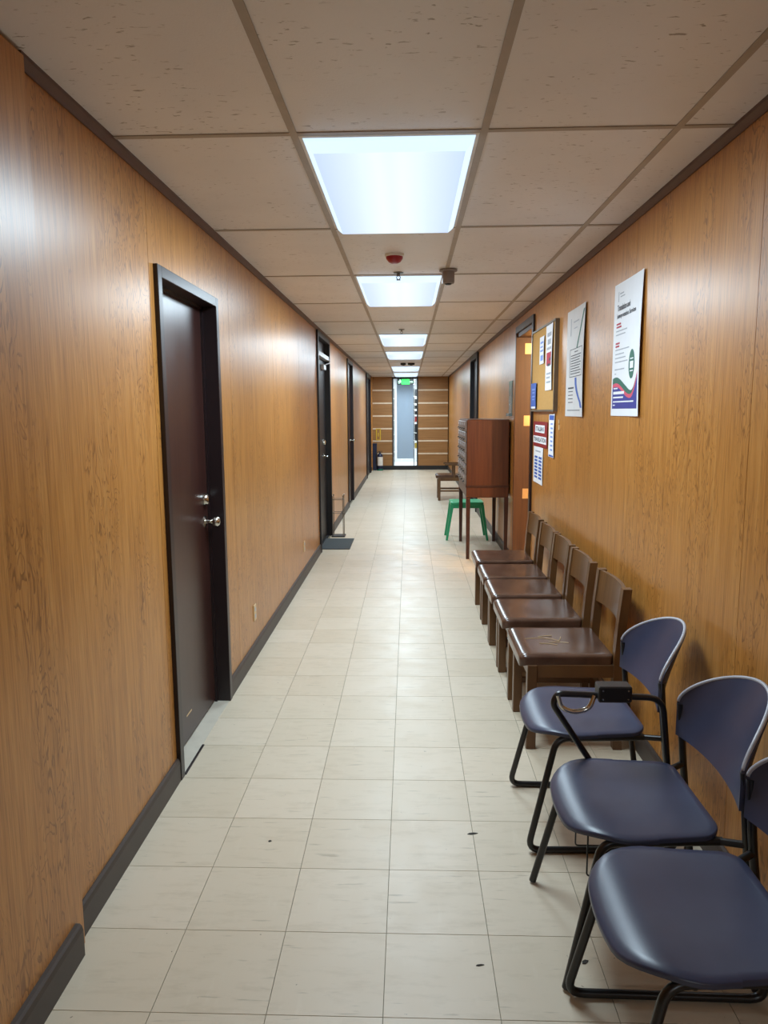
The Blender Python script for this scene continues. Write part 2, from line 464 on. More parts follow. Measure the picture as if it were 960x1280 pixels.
obj('threshold', box(leafX-.04, XL+.012, D1[0]+.045, D1[1]-.045, -.003, .002), 'threshold', d1)
obj('edging_strip', box(XL+.012, XL+.022, D1[0]+.05, D1[0]+.33, 0, .005), 'frame_dark', d1)
# door 2: black door with transom, lock and lever
d2 = struct('door_2')
obj('door_frame', frame_u(XL, -1, D2[0], D2[1], D2[2], .02, .10, .06), 'door_black', d2)
obj('transom_bar', box(XL-.05, XL+.012, D2[0]+.06, D2[1]-.06, 2.17, 2.22, bev=.003), 'trim_grey', d2)
obj('transom_panel', box(XL-.08, XL-.05, D2[0]+.06, D2[1]-.06, 2.22, D2[2]-.06), 'frame_dark', d2)
lf = obj('door_leaf', box(XL-.08, XL-.045, D2[0]+.062, D2[1]-.062, .012, 2.168, bev=.002), 'door_black', d2)
obj('deadbolt', lathe(bmesh.new(), [(0, 0), (.034, 0), (.034, .010), (.028, .028), (0, .03)], 20, Matrix.Rotation(math.radians(90), 4, 'Y')), 'chrome', lf, 60, loc=(XL-.045, 8.75, 1.19))
hb = lathe(bmesh.new(), [(0, 0), (.03, 0), (.03, .008), (.011, .012), (.011, .05), (0, .05)], 16, Matrix.Rotation(math.radians(90), 4, 'Y'))
tube(hb, [(.045, 0, 0), (.047, -.03, 0), (.045, -.11, -.004)], .010, 10)
obj('lever_handle', hb, 'chrome', lf, 50, loc=(XL-.045, 8.78, 1.02))
cl_ = bmesh.new(); bx(cl_, XL-.045, XL-.005, 8.62, 8.84, 2.05, 2.11, bev=.006); tube(cl_, [(XL-.01, 8.80, 2.115), (XL+.03, 8.92, 2.14), (XL+.02, 8.97, 2.19)], .006, 8)
obj('door_closer', cl_, 'trim_grey', d2)
# door 3: plain dark door with knob
d3 = struct('door_3')
obj('door_frame', frame_u(XL, -1, D3[0], D3[1], D3[2], .02, .10, .06), 'frame_dark', d3)
lf = obj('door_leaf', box(XL-.07, XL-.03, D3[0]+.062, D3[1]-.062, .012, D3[2]-.062, bev=.002), 'door_dark', d3)
obj('knob', knob_bm(1), 'chrome', lf, 60, loc=(XL-.03, 12.62, 1.06))
# door 4: double doorway
d4 = struct('door_4')
obj('door_frame', frame_u(XL, -1, D4[0], D4[1], D4[2], .03, .10, .08), 'frame_dark', d4)
ym = (D4[0]+D4[1])/2
for a, b in ((D4[0]+.082, ym-.002), (ym+.002, D4[1]-.082)):
    lf = obj('door_leaf', box(XL-.06, XL-.02, a, b, .012, D4[2]-.082, bev=.002), 'door_black', d4)
# door 5: open doorway, leaf folded back into a warm lit room
d5 = struct('door_5')
fb = bmesh.new(); bx(fb, XR-.02, XR, D5[0], D5[0]+.06, 0, D5[2], bev=.002); bx(fb, XR-.02, XR, D5[0]+.06, D5[1], D5[2]-.06, D5[2], bev=.002)
obj('door_casing', fb, 'frame_dark', d5)
fb = bmesh.new(); bx(fb, XR-.02, XR+.14, D5[1]-.04, D5[1], 0, D5[2]-.06, bev=.002); bx(fb, XR, XR+.14, D5[0]+.02, D5[1]-.04, D5[2]-.10, D5[2]-.06, bev=.002)
bx(fb, XR, XR+.14, D5[0]+.02, D5[0]+.06, 0, D5[2]-.10, bev=.002)
obj('jamb', fb, 'wood_jamb', d5)
lf = obj('door_leaf', box(XR+.145, XR+.145+.88, D5[1]-.04, D5[1], .012, D5[2]-.105, bev=.002), 'wood_jamb', d5)
for z in (2.15, 1.457, .737):
    hb = box(XR+.07, XR+.138, D5[1]-.0425, D5[1]-.0395, z-.05, z+.05); lathe(hb, [(0, -.052), (.007, -.052), (.007, .052), (0, .052)], 10, Matrix.Translation((XR+.142, D5[1]-.045, z)))
    obj('hinge', hb, 'brass', lf)
# door 6: dark doorway
d6 = struct('door_6')
obj('door_frame', frame_u(XR, 1, D6[0], D6[1], D6[2], .03, .10, .08), 'door_black', d6)
lf = obj('door_leaf', box(XR+.03, XR+.07, D6[0]+.082, D6[1]-.082, .012, D6[2]-.082, bev=.002), 'door_black', d6)
obj('casing_reflection', box(XR-.026, XR, D6[1], D6[1]+.03, 0, D6[2]), 'white_plastic', d6)  # white strip stands in for light reflected off the far casing
# door 7: glass door in the end wall with a frosted sheet
d7 = struct('door_7')
fb = bmesh.new(); bx(fb, -.44, -.405, YE-.01, YE+.06, 0, HC); bx(fb, .215, .25, YE-.01, YE+.06, 0, HC); bx(fb, -.405, .215, YE-.01, YE+.06, HC-.05, HC); bx(fb, -.405, .215, YE-.005, YE+.06, .0, .11)
obj('door_frame', fb, 'base_black', d7)
obj('pane', box(-.405, .215, YE+.02, YE+.026, .11, HC-.05), 'glass', d7)
obj('frosted_sheet', box(-.315, .13, YE+.016, YE+.0195, .30, HC-.05), 'frosted_film', d7)

# ---- the room behind the glass door
rm = struct('wall_far_room')
for a in ((-2.0, 1.6, 22.5, 22.6, 0, 2.7), (-2.1, -2.0, YE+.1, 22.6, 0, 2.7), (1.6, 1.7, YE+.1, 22.6, 0, 2.7)): obj('wall_slab', box(*a), 'white_wall', rm)
tag(obj('floor_far_room', box(-2.0, 1.6, YE, 22.6, -.08, -.001), 'white_wall'), kind='structure')
tag(obj('ceiling_far_room', box(-2.0, 1.6, YE+.1, 22.6, 2.6, 2.7), 'white_wall'), kind='structure')
# ---- the room behind door 5
rm = struct('wall_side_room')
for a in ((XR+.1, 3.6, 4.9, 5.0, 0, 2.6), (XR+.1, 3.6, 8.6, 8.7, 0, 2.6), (3.6, 3.7, 4.9, 8.7, 0, 2.6)): obj('wall_slab', box(*a), 'cream_wall', rm)
tag(obj('floor_side_room', box(XR+.02, 3.6, 5.0, 8.6, -.08, -.001), 'threshold'), kind='structure')
tag(obj('ceiling_side_room', box(XR+.1, 3.6, 5.0, 8.6, 2.55, 2.65), 'cream_wall'), kind='structure')

# ================================================================== LAMPS
def area(parent, loc, sx, sy, watts, col, spread, rot=(0, 0, 0)):
    l = bpy.data.lights.new('tube_light', 'AREA'); l.shape = 'RECTANGLE'; l.size = sx; l.size_y = sy; l.energy = watts; l.color = col; l.spread = math.radians(spread)
    o = bpy.data.objects.new('tube_light', l); COL.objects.link(o); o.parent = parent; o.location = loc; o.rotation_euler = rot; return o
def rect(x, y, z): return [(-x, -y, z), (x, -y, z), (x, y, z), (-x, y, z)]
def troffer():
    t = thing('ceiling_light', None, 'ceiling light', group='fluorescent ceiling lights along the corridor')
    hw, hl = CW/2-.013, CL/2-.013
    bm = bmesh.new(); loft(bm, [rect(hw, hl, .012), rect(hw, hl, -.002), rect(hw-.012, hl-.012, -.004)], cap=False)
    obj('frame', bm, 'white_plastic', t)
    bm = bmesh.new(); loft(bm, [rect(hw-.012, hl-.012, -.003), rect(hw-.016, hl-.016, -.012), rect(hw-.042, hl-.05, -.040)], cap=False)
    obj('diffuser_rim', bm, 'diffuser_side', t)
    bm = bmesh.new(); loft(bm, [rect(hw-.042, hl-.05, -.040), rect(hw-.046, hl-.054, -.039)], cap=True)
    obj('diffuser', bm, 'diffuser', t)
    area(t, (0, 0, -.0415), 2*hw-.10, 2*hl-.12, LAMP_W, LAMP_COL, 180)
    return t
ORD = {-5: 'by the back wall past the projecting wall section', 0: 'before the red smoke detector', 2: 'just past the red smoke detector',
       5: 'level with the cabinet on legs', 7: 'above the stretch just before the far wooden chair', 10: 'past the small dark ceiling fixtures', 12: 'closest to the green exit sign'}
tr0 = None
for j in LIGHT_ROWS:
    loc = (CX+CW/2, CY+(j+.5)*CL, HC)
    lab = 'fluorescent ceiling panel light with white diffuser, ' + ORD[j]
    if tr0 is None: tr0 = troffer(); tr0.location = loc; tr0['label'] = lab
    else: copy_tree(tr0, loc, lab)
# ceiling lamp in the far room and warm globe lamp in the side room
t = thing('far_room_light', 'white square ceiling light in the room behind the glass door', 'ceiling light', (-.1, 20.9, 2.6))
obj('housing', box(-.45, .45, -.45, .45, -.05, 0, bev=.01), 'white_plastic', t); area(t, (0, 0, -.055), .8, .8, 120, (.9, .96, 1), 180)
t = thing('globe_lamp', 'warm globe ceiling lamp in the room behind the open door', 'lamp', (2.0, 5.5, 2.55))
obj('canopy', lathe(bmesh.new(), [(0, 0), (.06, 0), (.06, -.02), (.012, -.03), (.012, -.22), (0, -.22)]), 'brass', t, 50)
obj('globe', lathe(bmesh.new(), [(0, -.20), (.03, -.205), (.075, -.24), (.09, -.29), (.075, -.34), (.04, -.37), (0, -.38)]), 'bulb_warm', t, 180)
pl = bpy.data.lights.new('warm_bulb', 'POINT'); pl.energy = WARM_W; pl.color = (1.0, .68, .38); pl.shadow_soft_size = .09
po = bpy.data.objects.new('warm_bulb', pl); COL.objects.link(po); po.parent = t; po.location = (-.0, 0, -.48)

# ================================================================== CHAIRS
def super_outline(x0, x1, wf, wb, rf, rb, n=9):
    pts = []
    def corner(cx, cy, r, a0):
        for k in range(n): a = a0+math.pi/2*k/(n-1); pts.append((cx+r*math.cos(a), cy+r*math.sin(a)))
    corner(x1-rb, wb/2-rb, rb, 0); corner(x0+rf, wf/2-rf, rf, math.pi/2); corner(x0+rf, -wf/2+rf, rf, math.pi); corner(x1-rb, -wb/2+rb, rb, 1.5*math.pi)
    out = []                                        # resample sides so that the rings stay smooth
    for i, p in enumerate(pts):
        q = pts[(i+1) % len(pts)]; L = math.hypot(q[0]-p[0], q[1]-p[1]); k = max(1, int(L/.03))
        for a in range(k): out.append((p[0]+(q[0]-p[0])*a/k, p[1]+(q[1]-p[1])*a/k))
    return out
def shell(outline, zf, thick, rings=9, cx=0, cy=0, edge=.006):
    bm = bmesh.new(); loops = []
    def ring(s, dz): return [(cx+(x-cx)*s, cy+(y-cy)*s, zf(cx+(x-cx)*s, cy+(y-cy)*s)+dz) for x, y in outline]
    S = [i/rings for i in range(1, rings)]
    loops += [ring(.02, 0)]+[ring(s, 0) for s in S]+[ring(.985, -.0006), ring(.997, -edge*.5), ring(1, -edge)]
    loops += [ring(.997, -thick+.002), ring(.98, -thick)]+[ring(s, -thick) for s in S[::-1]]+[ring(.02, -thick)]
    return loft(bm, loops)
def blue_seat():
    ol = [(x+(.04*(abs(y)/.23)**2.2 if x < 0 else 0), y) for x, y in super_outline(-.205, .20, .46, .42, .13, .06)]
    def zf(x, y):
        z = .447-.010*math.exp(-((x-.02)**2+y*y)/.02)
        if x < -.10: z -= ((-.10-x)/.10)**2*.032
        if x > .12: z += ((x-.12)/.08)**2*.004
        return z-.006*(y/.23)**4
    return shell(ol, zf, .016)
BH = .225
def back_pt(t, s):
    k = max(0, 1-t*t)
    zb = .525+.005*k; zt = .635+.145*k**.62
    return Vector((.222+k*(.03+.118*s), BH*t, zb+(zt-zb)*s))
def blue_back():
    bm = bmesh.new(); NT_, NS = 28, 10; th = .012
    ts = [math.sin(math.pi/2*(-1+2*i/NT_)) for i in range(NT_+1)]
    def sheet(d):
        g = []
        for t in ts:
            row = []
            for j in range(NS+1):
                s = j/NS; p = back_pt(t, s); e = 1e-3
                n = (back_pt(min(1, t+e), s)-back_pt(max(-1, t-e), s)).cross(back_pt(t, s+e)-back_pt(t, s-e))
                n = n.normalized() if n.length > 1e-9 else Vector((1, 0, 0))
                if n.x < 0: n = -n
                row.append(bm.verts.new(p+n*d))
            g.append(row)
        return g
    A, B = sheet(0), sheet(th)
    for i in range(NT_):
        for j in range(NS):
            bm.faces.new((A[i][j], A[i+1][j], A[i+1][j+1], A[i][j+1])); bm.faces.new((B[i][j], B[i][j+1], B[i+1][j+1], B[i+1][j]))
        for j in (0, NS): bm.faces.new((A[i][j], B[i][j], B[i+1][j], A[i+1][j]))
    for i in (0, NT_):
        for j in range(NS): bm.faces.new((A[i][j], A[i][j+1], B[i][j+1], B[i][j]))
    return bm
def blue_trim():
    n = 40; pts = [back_pt(math.sin(math.pi/2*(-1+2*i/n)), 1)+Vector((.005, 0, .002)) for i in range(n+1)]
    return tube(bmesh.new(), pts, .0058, 8)
def blue_chair(label, loc, sled=True, arm=False):
    t = thing('stacking_chair', label, 'chair', loc, group='blue shell chairs along the right wall')
    obj('seat', blue_seat(), 'blue_vinyl', t, 60)
    bk = obj('backrest', blue_back(), 'blue_vinyl', t, 60); obj('edge_trim', blue_trim(), 'trim_grey', bk, 180)
    R_ = .0115
    for s in (-1, 1):
        y = s*.222; yi = s*.205
        bm = bmesh.new()
        if sled:
            path = [(.232, y, .63), (.250, y, .43), (.31, y, R_), (-.212, s*.230, R_), (-.115, yi, .418), (.19, yi*.93, .418)]
            tube(bm, fillet(path, .045), R_)
            obj('side_frame', bm, 'black_tube', t, 60)
        else:
            tube(bm, fillet([(-.222 if s > 0 else -.208, s*.226, .006), (-.12, yi, .418), (.20, yi*.93, .418)], .04), R_); obj('front_leg', bm, 'black_tube', t, 60)
            obj('rear_leg', tube(bmesh.new(), fillet([(.232, y, .63), (.250, y, .43), (.30, y, .006)], .04), R_), 'black_tube', t, 60)
        b2 = bmesh.new(); tube(b2, [(.19, yi*.93, .418), (.25, y, .428)], .010); obj('seat_bracket', b2, 'black_tube', t, 60)
    bm = bmesh.new(); tube(bm, [(-.06, -.205, .412), (-.06, .205, .412)], .009); tube(bm, [(.15, -.19, .412), (.15, .19, .412)], .009)
    obj('crossbar', bm, 'black_tube', t, 60)
    if arm:
        Y0 = .235
        bm = bmesh.new(); tube(bm, fillet([(.205, Y0, .41), (.18, Y0, .642), (-.155, Y0, .655), (-.17, Y0, .62), (-.03, Y0, .405)], .05, 8), .0105)
        ar = obj('armrest', bm, 'black_tube', t, 60)
        bp = box(-.03, .075, Y0-.028, Y0+.028, .635, .688, bev=.004)
        pt = obj('tablet_bracket', bp, 'black_plastic', ar)
        for dx in (-.018, .062):
            for z in (.648, .676): obj('screw', lathe(bmesh.new(), [(0, 0), (.004, 0), (.003, .003), (0, .003)], 10, Matrix.Translation((dx, Y0-.028, z)) @ Matrix.Rotation(math.radians(90), 4, 'X')), 'chrome', ar)
        bm = bmesh.new(); tube(bm, fillet([(-.04, Y0-.012, .655), (-.055, Y0-.015, .61), (-.105, Y0-.015, .598), (-.145, Y0-.012, .612), (-.155, Y0-.008, .652)], .03, 6), .008)
        obj('bracket_loop', bm, 'chrome', ar, 60)
        bm = bmesh.new()
        tube(bm, fillet([(-.171, .06, .42), (-.171, .06, .327), (-.12, .06, .327)], .01), .0025, 6); tube(bm, fillet([(-.129, .045, .42), (-.129, .045, .25), (.14, .045, .25), (.14, .045, .42)], .01), .0025, 6)
        tube(bm, fillet([(-.13, -.1, .42), (-.13, -.1, .25), (.14, -.1, .25), (.14, -.1, .42)], .01), .0025, 6); tube(bm, [(0, .045, .25), (0, -.1, .25)], .0025, 6)
        obj('wire_basket', bm, 'black_tube', t, 60)
    return t
blue_chair('dark blue stacking chair with a sled base next to the wooden chairs', (.632, 2.625, 0))
blue_chair('dark blue chair with black tubular armrest, straight legs and a tablet bracket', (.632, 2.005, 0), sled=False, arm=True)
blue_chair('dark blue sled base chair at the end of the row, beyond the armrest chair', (.632, 1.527, 0))

def wood_chair_proto():
    t = thing('wooden_chair', None, 'chair', group='low wooden chairs with brown leather seats')
    w = .46; h2 = w/2                                # x: 0 at seat front, .49 at rear of posts
    for s in (-1, 1):
        y0, y1 = sorted((s*h2, s*(h2-.042)))
        obj('leg', box(.035, .080, y0, y1, 0, .405, bev=.003), 'wood_chair', t)
        bm = bmesh.new(); loft(bm, [[(.425+a, y0, z), (.465+a, y0, z), (.465+a, y1, z), (.425+a, y1, z)] for a, z in ((.01, 0), (0, .2), (0, .42), (.012, .60), (.028, .755), (.029, .76))])
        obj('leg', bm, 'wood_chair', t)
        obj('seat_rail', box(.075, .43, s*h2-s*.008-.011, s*h2-s*.008+.011-s*.010, .345, .405, bev=.002) if False else box(.075, .43, min(s*(h2-.006), s*(h2-.03)), max(s*(h2-.006), s*(h2-.03)), .345, .405, bev=.002), 'wood_chair', t)
        obj('stretcher', box(.075, .435, min(s*(h2-.012), s*(h2-.03)), max(s*(h2-.012), s*(h2-.03)), .155, .185, bev=.002), 'wood_chair', t)
    obj('seat_rail', box(.040, .064, -h2+.04, h2-.04, .345, .405, bev=.002), 'wood_chair', t)
    obj('seat_rail', box(.432, .456, -h2+.04, h2-.04, .345, .405, bev=.002), 'wood_chair', t)
    obj('stretcher', box(.43, .45, -h2+.04, h2-.04, .20, .235, bev=.002), 'wood_chair', t)
    # curved top rail between the posts
    bm = bmesh.new(); n = 10; loops = []
    for i in range(n+1):
        y = (-h2+.036)+(w-.072)*i/n; c = .022*(1-(2*i/n-1)**2)
        loops.append([(.430+c+.012, y, .60), (.448+c+.012, y, .60), (.464+c+.012, y, .757), (.446+c+.012, y, .757)])
    obj('back_rail', loft(bm, loops), 'wood_chair', t, 30)
    ol = super_outline(0, .425, w-.01, w-.02, .03, .02, 6)
    def zf(x, y):
        z = .452-.004*math.exp(-((x-.22)**2+y*y)/.02)
        return z-(max(0, .04-x)/.04)**2*.016-(max(0, abs(y)-.19)/.04)**2*.007
    obj('cushion', shell(ol, zf, .045, 10, .21, 0, .012), 'leather', t, 60)
    return t
WOODY = [(3.19, 'brown leather wooden chair with a torn seat, beside the blue chairs', .506), (3.765, 'brown leather wooden chair second from the blue chairs', .50), (4.27, 'brown leather wooden chair in the middle of the row of five', .50),
         (4.75, 'brown leather wooden chair second from the open doorway', .50), (5.29, 'brown leather wooden chair under the notices, nearest the open doorway', .50)]
wc = None
for y, lab, x in WOODY:
    loc = (x, y+.23, 0)
    if wc is None:
        wc = wood_chair_proto(); wc.location = loc; wc['label'] = lab; first_wc = wc
    else: copy_tree(first_wc, loc, lab)
fc_ = copy_tree(first_wc, (.475, 12.83, 0), 'dark wooden armchair with brown seat standing alone past the green stool'); del fc_['group']
for s_ in (-1, 1):
    bm = bmesh.new(); bx(bm, .15, .44, s_*.21-.02, s_*.21+.02, .615, .645, bev=.006); bx(bm, .30, .335, s_*.21-.015, s_*.21+.015, .40, .616)
    obj('armrest', bm, 'wood_chair', fc_)
# the torn cover of the first chair (added after copying so that only it is torn)
bm = bmesh.new()
for x0, y0, x1, y1 in ((.06, .02, .17, .03), (.12, -.05, .20, -.07), (.16, .03, .22, -.01), (.22, -.01, .24, .05), (.17, -.03, .26, -.04), (.13, .05, .2, .07)):
    a, b = Vector((x0, y0, .4512)), Vector((x1, y1, .4512)); tube(bm, [a, (a+b)/2+Vector((.004, .006, 0)), b], .0016, 5)
cu = [c for c in first_wc.children if c.name.startswith('cushion')][0]
obj('tear', bm, 'ivory', cu)

# ================================================================== CABINET, STOOL, RACK, MAT
t = thing('drawer_cabinet', 'dark brown card drawer cabinet standing on tall slim legs', 'cabinet', (.60, 7.54, 0))
cw, cd = .44, 1.10
for x in (.0, cw-.044):
    for y in (0, cd-.044):
        bm = bmesh.new(); loft(bm, [[(x+i, y+i, z), (x+.044-i, y+i, z), (x+.044-i, y+.044-i, z), (x+i, y+.044-i, z)] for z, i in ((0, .005), (.655, 0))]); obj('leg', bm, 'wood_cabinet_dark', t)
obj('stand_frame', box(0, cw, 0, cd, .655, .765, bev=.006), 'wood_cabinet', t)
bd = obj('body', box(.0, cw, 0, cd, .77, 1.467, bev=.012, seg=2), 'wood_cabinet', t)
obj('moulding', box(-.006, cw+.003, -.004, cd+.004, .762, .785, bev=.003), 'wood_cabinet_dark', t)
for r in range(6):
    z0 = .79+r*.111
    for c in range(4):
        y0 = .022+c*.265
        dr = obj('drawer', box(-.014, .004, y0, y0+.258, z0, z0+.102, bev=.003), 'drawer_grey', t)
        obj('label_holder', box(-.0165, -.013, y0+.05, y0+.208, z0+.060, z0+.088), 'trim_grey', dr)
        obj('pull', tube(bmesh.new(), fillet([(-.012, y0+.10, z0+.03), (-.03, y0+.11, z0+.024), (-.03, y0+.15, z0+.024), (-.012, y0+.16, z0+.03)], .01), .004, 6), 'black_plastic', dr)

t = thing('plastic_stool', 'green plastic stool with splayed legs behind the cabinet', 'stool', (.705, 8.86, 0))
ol = super_outline(-.20, .20, .36, .36, .04, .04, 6)
obj('seat', shell(ol, lambda x, y: .462-.006*math.exp(-(x*x+y*y)/.01), .035, 6, 0, 0, .01), 'green_plastic', t, 60)
for sx in (-1, 1):
    for sy in (-1, 1):
        bm = bmesh.new(); loft(bm, [[(sx*a-.5*w_, sy*b-.5*w_, z), (sx*a+.5*w_, sy*b-.5*w_, z), (sx*a+.5*w_, sy*b+.5*w_, z), (sx*a-.5*w_, sy*b+.5*w_, z)] for a, b, w_, z in ((.245, .185, .026, 0), (.20, .165, .034, .30), (.18, .155, .042, .435))])
        obj('leg', bm, 'green_plastic', t)
bm = bmesh.new()
for s in (-1, 1): bx(bm, -.18, .18, s*.158-.006, s*.158+.006, .39, .432); bx(bm, s*.178-.006, s*.178+.006, -.15, .15, .39, .432)
obj('apron', bm, 'green_plastic', t)

tag(obj('door_mat', box(XL-.03, -.672, 8.08, 8.76, 0, .010, bev=.003), 'mat_dark'), 'dark grey ribbed mat at the foot of the black door', 'mat')
t = thing('wire_stand', 'slim metal rod stand on a dark base beside the black door', 'stand', (-.885, 8.98, 0))
obj('base', box(-.085, .085, -.09, .09, 0, .014, bev=.003), 'base_black', t)
for sx in (-1, 1):
    for sy in (-1, 1):
        r_ = obj('rod', tube(bmesh.new(), [(sx*.065, sy*.07, .01), (sx*.065, sy*.07, .51)], .0045, 8), 'steel', t)
        obj('finial', lathe(bmesh.new(), [(0, .505), (.008, .51), (.009, .518), (.005, .526), (0, .528)], 10, Matrix.Translation((sx*.065, sy*.07, 0))), 'chrome', r_, 60)
for z in (.30, .47):
    bm = bmesh.new(); c = [(-.065, -.07, z), (.065, -.07, z), (.065, .07, z), (-.065, .07, z), (-.065, -.07, z)]
    for a, b in zip(c, c[1:]): tube(bm, [a, b], .0035, 6)
    obj('ring_rail', bm, 'steel', t)

# ================================================================== THINGS ON THE WALLS
def wall_map(y_far, y_near, z0, z1, curl, base=.004, lift=0.0):
    """u 0..1 from the far (reader's left) edge to the near edge, v 0..1 upwards, on the right wall"""
    def S(u, v, d=0.0):
        off = base+curl*max(0, (u-.35)/.65)**2*(.35+.65*math.sin(math.pi*min(1, .15+v*.8)))+lift*max(0, (.12-v)/.12)**2
        return (XR-off-d, y_far+(y_near-y_far)*u, z0+(z1-z0)*v)
    return S
def sheet(name, S, mat, label, cat, nu=14, nv=20, group=None):
    bm = bmesh.new()
    g = [[[bm.verts.new(S(i/nu, j/nv, d)) for j in range(nv+1)] for i in range(nu+1)] for d in (0, -.0012)]
    for L in (0, 1):
        for i in range(nu):
            for j in range(nv): bm.faces.new((g[L][i][j], g[L][i+1][j], g[L][i+1][j+1], g[L][i][j+1]))
    for i in range(nu):
        for j in (0, nv): bm.faces.new((g[0][i][j], g[0][i+1][j], g[1][i+1][j], g[1][i][j]))
    for j in range(nv):
        for i in (0, nu): bm.faces.new((g[0][i][j], g[0][i][j+1], g[1][i][j+1], g[1][i][j]))
    return tag(obj(name, bm, mat, smooth=60), label, cat, group)
def band(bm, S, u0, u1, lo, hi, d, n=24):
    f = lambda g, u: g(u) if callable(g) else g
    a = [(bm.verts.new(S(u0+(u1-u0)*i/n, f(lo, u0+(u1-u0)*i/n), d)), bm.verts.new(S(u0+(u1-u0)*i/n, f(hi, u0+(u1-u0)*i/n), d))) for i in range(n+1)]
    for p, q in zip(a, a[1:]): bm.faces.new((p[0], q[0], q[1], p[1]))
    return bm
def patch(name, S, rects, mat, parent, d=.0006, n=4):
    bm = bmesh.new()
    for r in rects: band(bm, S, r[0], r[1], r[2], r[3], d, n)
    o = obj(name, bm, mat, parent); return o
def letter(name, S, text, u0, v0, u1, v1, mat, parent, d=.0012):
    cu = bpy.data.curves.new('txt', 'FONT'); cu.body = text; cu.offset = .018; tmp = bpy.data.objects.new('txt', cu); COL.objects.link(tmp)
    dg = bpy.context.evaluated_depsgraph_get(); me = bpy.data.meshes.new_from_object(tmp.evaluated_get(dg))
    bpy.data.objects.remove(tmp); bpy.data.curves.remove(cu)
    xs_ = [v.co.x for v in me.vertices]; ys_ = [v.co.y for v in me.vertices]; x0, x1, y0, y1 = min(xs_), max(xs_), min(ys_), max(ys_)
    for v in me.vertices: v.co = S(u0+(u1-u0)*(v.co.x-x0)/(x1-x0), v0+(v1-v0)*(v.co.y-y0)/(y1-y0), d)
    me.materials.clear(); me.materials.append(MATS[mat]); me.name = name
    return obj(name, None, None, parent, mesh=me)

# poster 1
S = wall_map(3.855, 3.38, 1.527, 2.182, .012)
p = sheet('wall_poster', S, 'paper', 'white poster for translation services with a blue wave at its foot', 'poster')
letter('title', S, 'Translation and', .13, .795, .58, .84, 'ink_dark', p); letter('title', S, 'Interpretation Services', .13, .730, .80, .775, 'ink_dark', p)
patch('emblem', S, [(.15, .17, .865, .94), (.20, .34, .915, .925), (.22, .38, .893, .901)], 'ink_grey', p)
patch('red_heading', S, [(.11, .27, .69, .703), (.11, .29, .668, .681), (.10, .25, .545, .558), (.10, .24, .523, .536)], 'ink_red', p)
patch('small_print', S, [(.10, .50, .640, .648), (.10, .44, .612, .620), (.10, .60, .498, .506), (.10, .42, .466, .474), (.10, .48, .436, .444), (.10, .56, .406, .414), (.10, .45, .350, .358), (.10, .16, .318, .325)], 'ink_grey', p)
wave = lambda u: .205+.045*math.cos((u-.16)*2*math.pi/1.05)+(.13*max(0, (u-.70)/.27)**2)
lim = lambda u: min(wave(u), .40)
patch('blue_field', S, [(.045, .955, .055, lambda u: lim(u)-.028)], 'ink_blue', p, n=40)
patch('red_wave', S, [(.045, .955, lambda u: lim(u)-.028, lim)], 'ink_pink', p, .0008, 40)
patch('green_wave', S, [(.045, .93, lim, lambda u: lim(u)+.045*max(.1, 1-max(0, (u-.55)/.4)))], 'ink_green', p, .0009, 40)
bm = bmesh.new(); vv = [bm.verts.new(S(.72+.11*math.cos(a*math.pi/16), .375+.105*math.sin(a*math.pi/16), .0011)) for a in range(32)]; bm.faces.new(vv); ov = obj('oval_badge', bm, 'ink_green', p)
patch('badge_print', S, [(.66, .79, .345, .395), (.665, .785, .410, .418), (.665, .785, .322, .330)], 'paper', ov, .0016)
patch('footer_print', S, [(.09, .24, .205, .215), (.08, .48, .165, .186), (.08, .45, .135, .147), (.08, .84, .103, .113), (.08, .16, .078, .086)], 'paper', p, .0012)
# poster 2
S = wall_map(4.965, 4.45, 1.517, 2.195, .014)
p = sheet('wall_poster', S, 'paper_grey', 'white poster with a boxed text block and a green to blue stroke', 'poster')
patch('emblem', S, [(.20, .24, .76, .92), (.36, .66, .872, .884), (.38, .58, .815, .824)], 'ink_grey', p)
def stroke(bm, pts, w):
    vs_ = [(bm.verts.new(S(u-w, v, .0007)), bm.verts.new(S(u+w, v, .0007))) for u, v in pts]
    for a, b in zip(vs_, vs_[1:]): bm.faces.new((a[0], a[1], b[1], b[0]))
    return bm
obj('green_stroke', stroke(bmesh.new(), [(.95, .95), (.85, .86), (.76, .78), (.66, .70), (.58, .63)], .035), 'ink_green', p)
obj('blue_stroke', stroke(bmesh.new(), [(.55, .36), (.57, .30), (.63, .24), (.74, .18), (.86, .13), (.92, .08)], .055), 'ink_midblue', p)
bm = bmesh.new()
for r in ((.20, .92, .626, .632), (.20, .92, .370, .376), (.20, .215, .370, .632), (.905, .92, .370, .632)): band(bm, S, *r, .0009, 6)
obj('text_box', bm, 'ink_dark', p)
patch('small_print', S, [(.45, .66, .596, .604)]+[(.26, .86-.04*(k % 3), .565-k*.024, .573-k*.024) for k in range(8)]+[(.14, .46, .262, .276)]+[(.16, .42, .232-.034*k, .239-.034*k) for k in range(4)]+[(.12, .86, .055, .061)], 'ink_dark', p, .001)
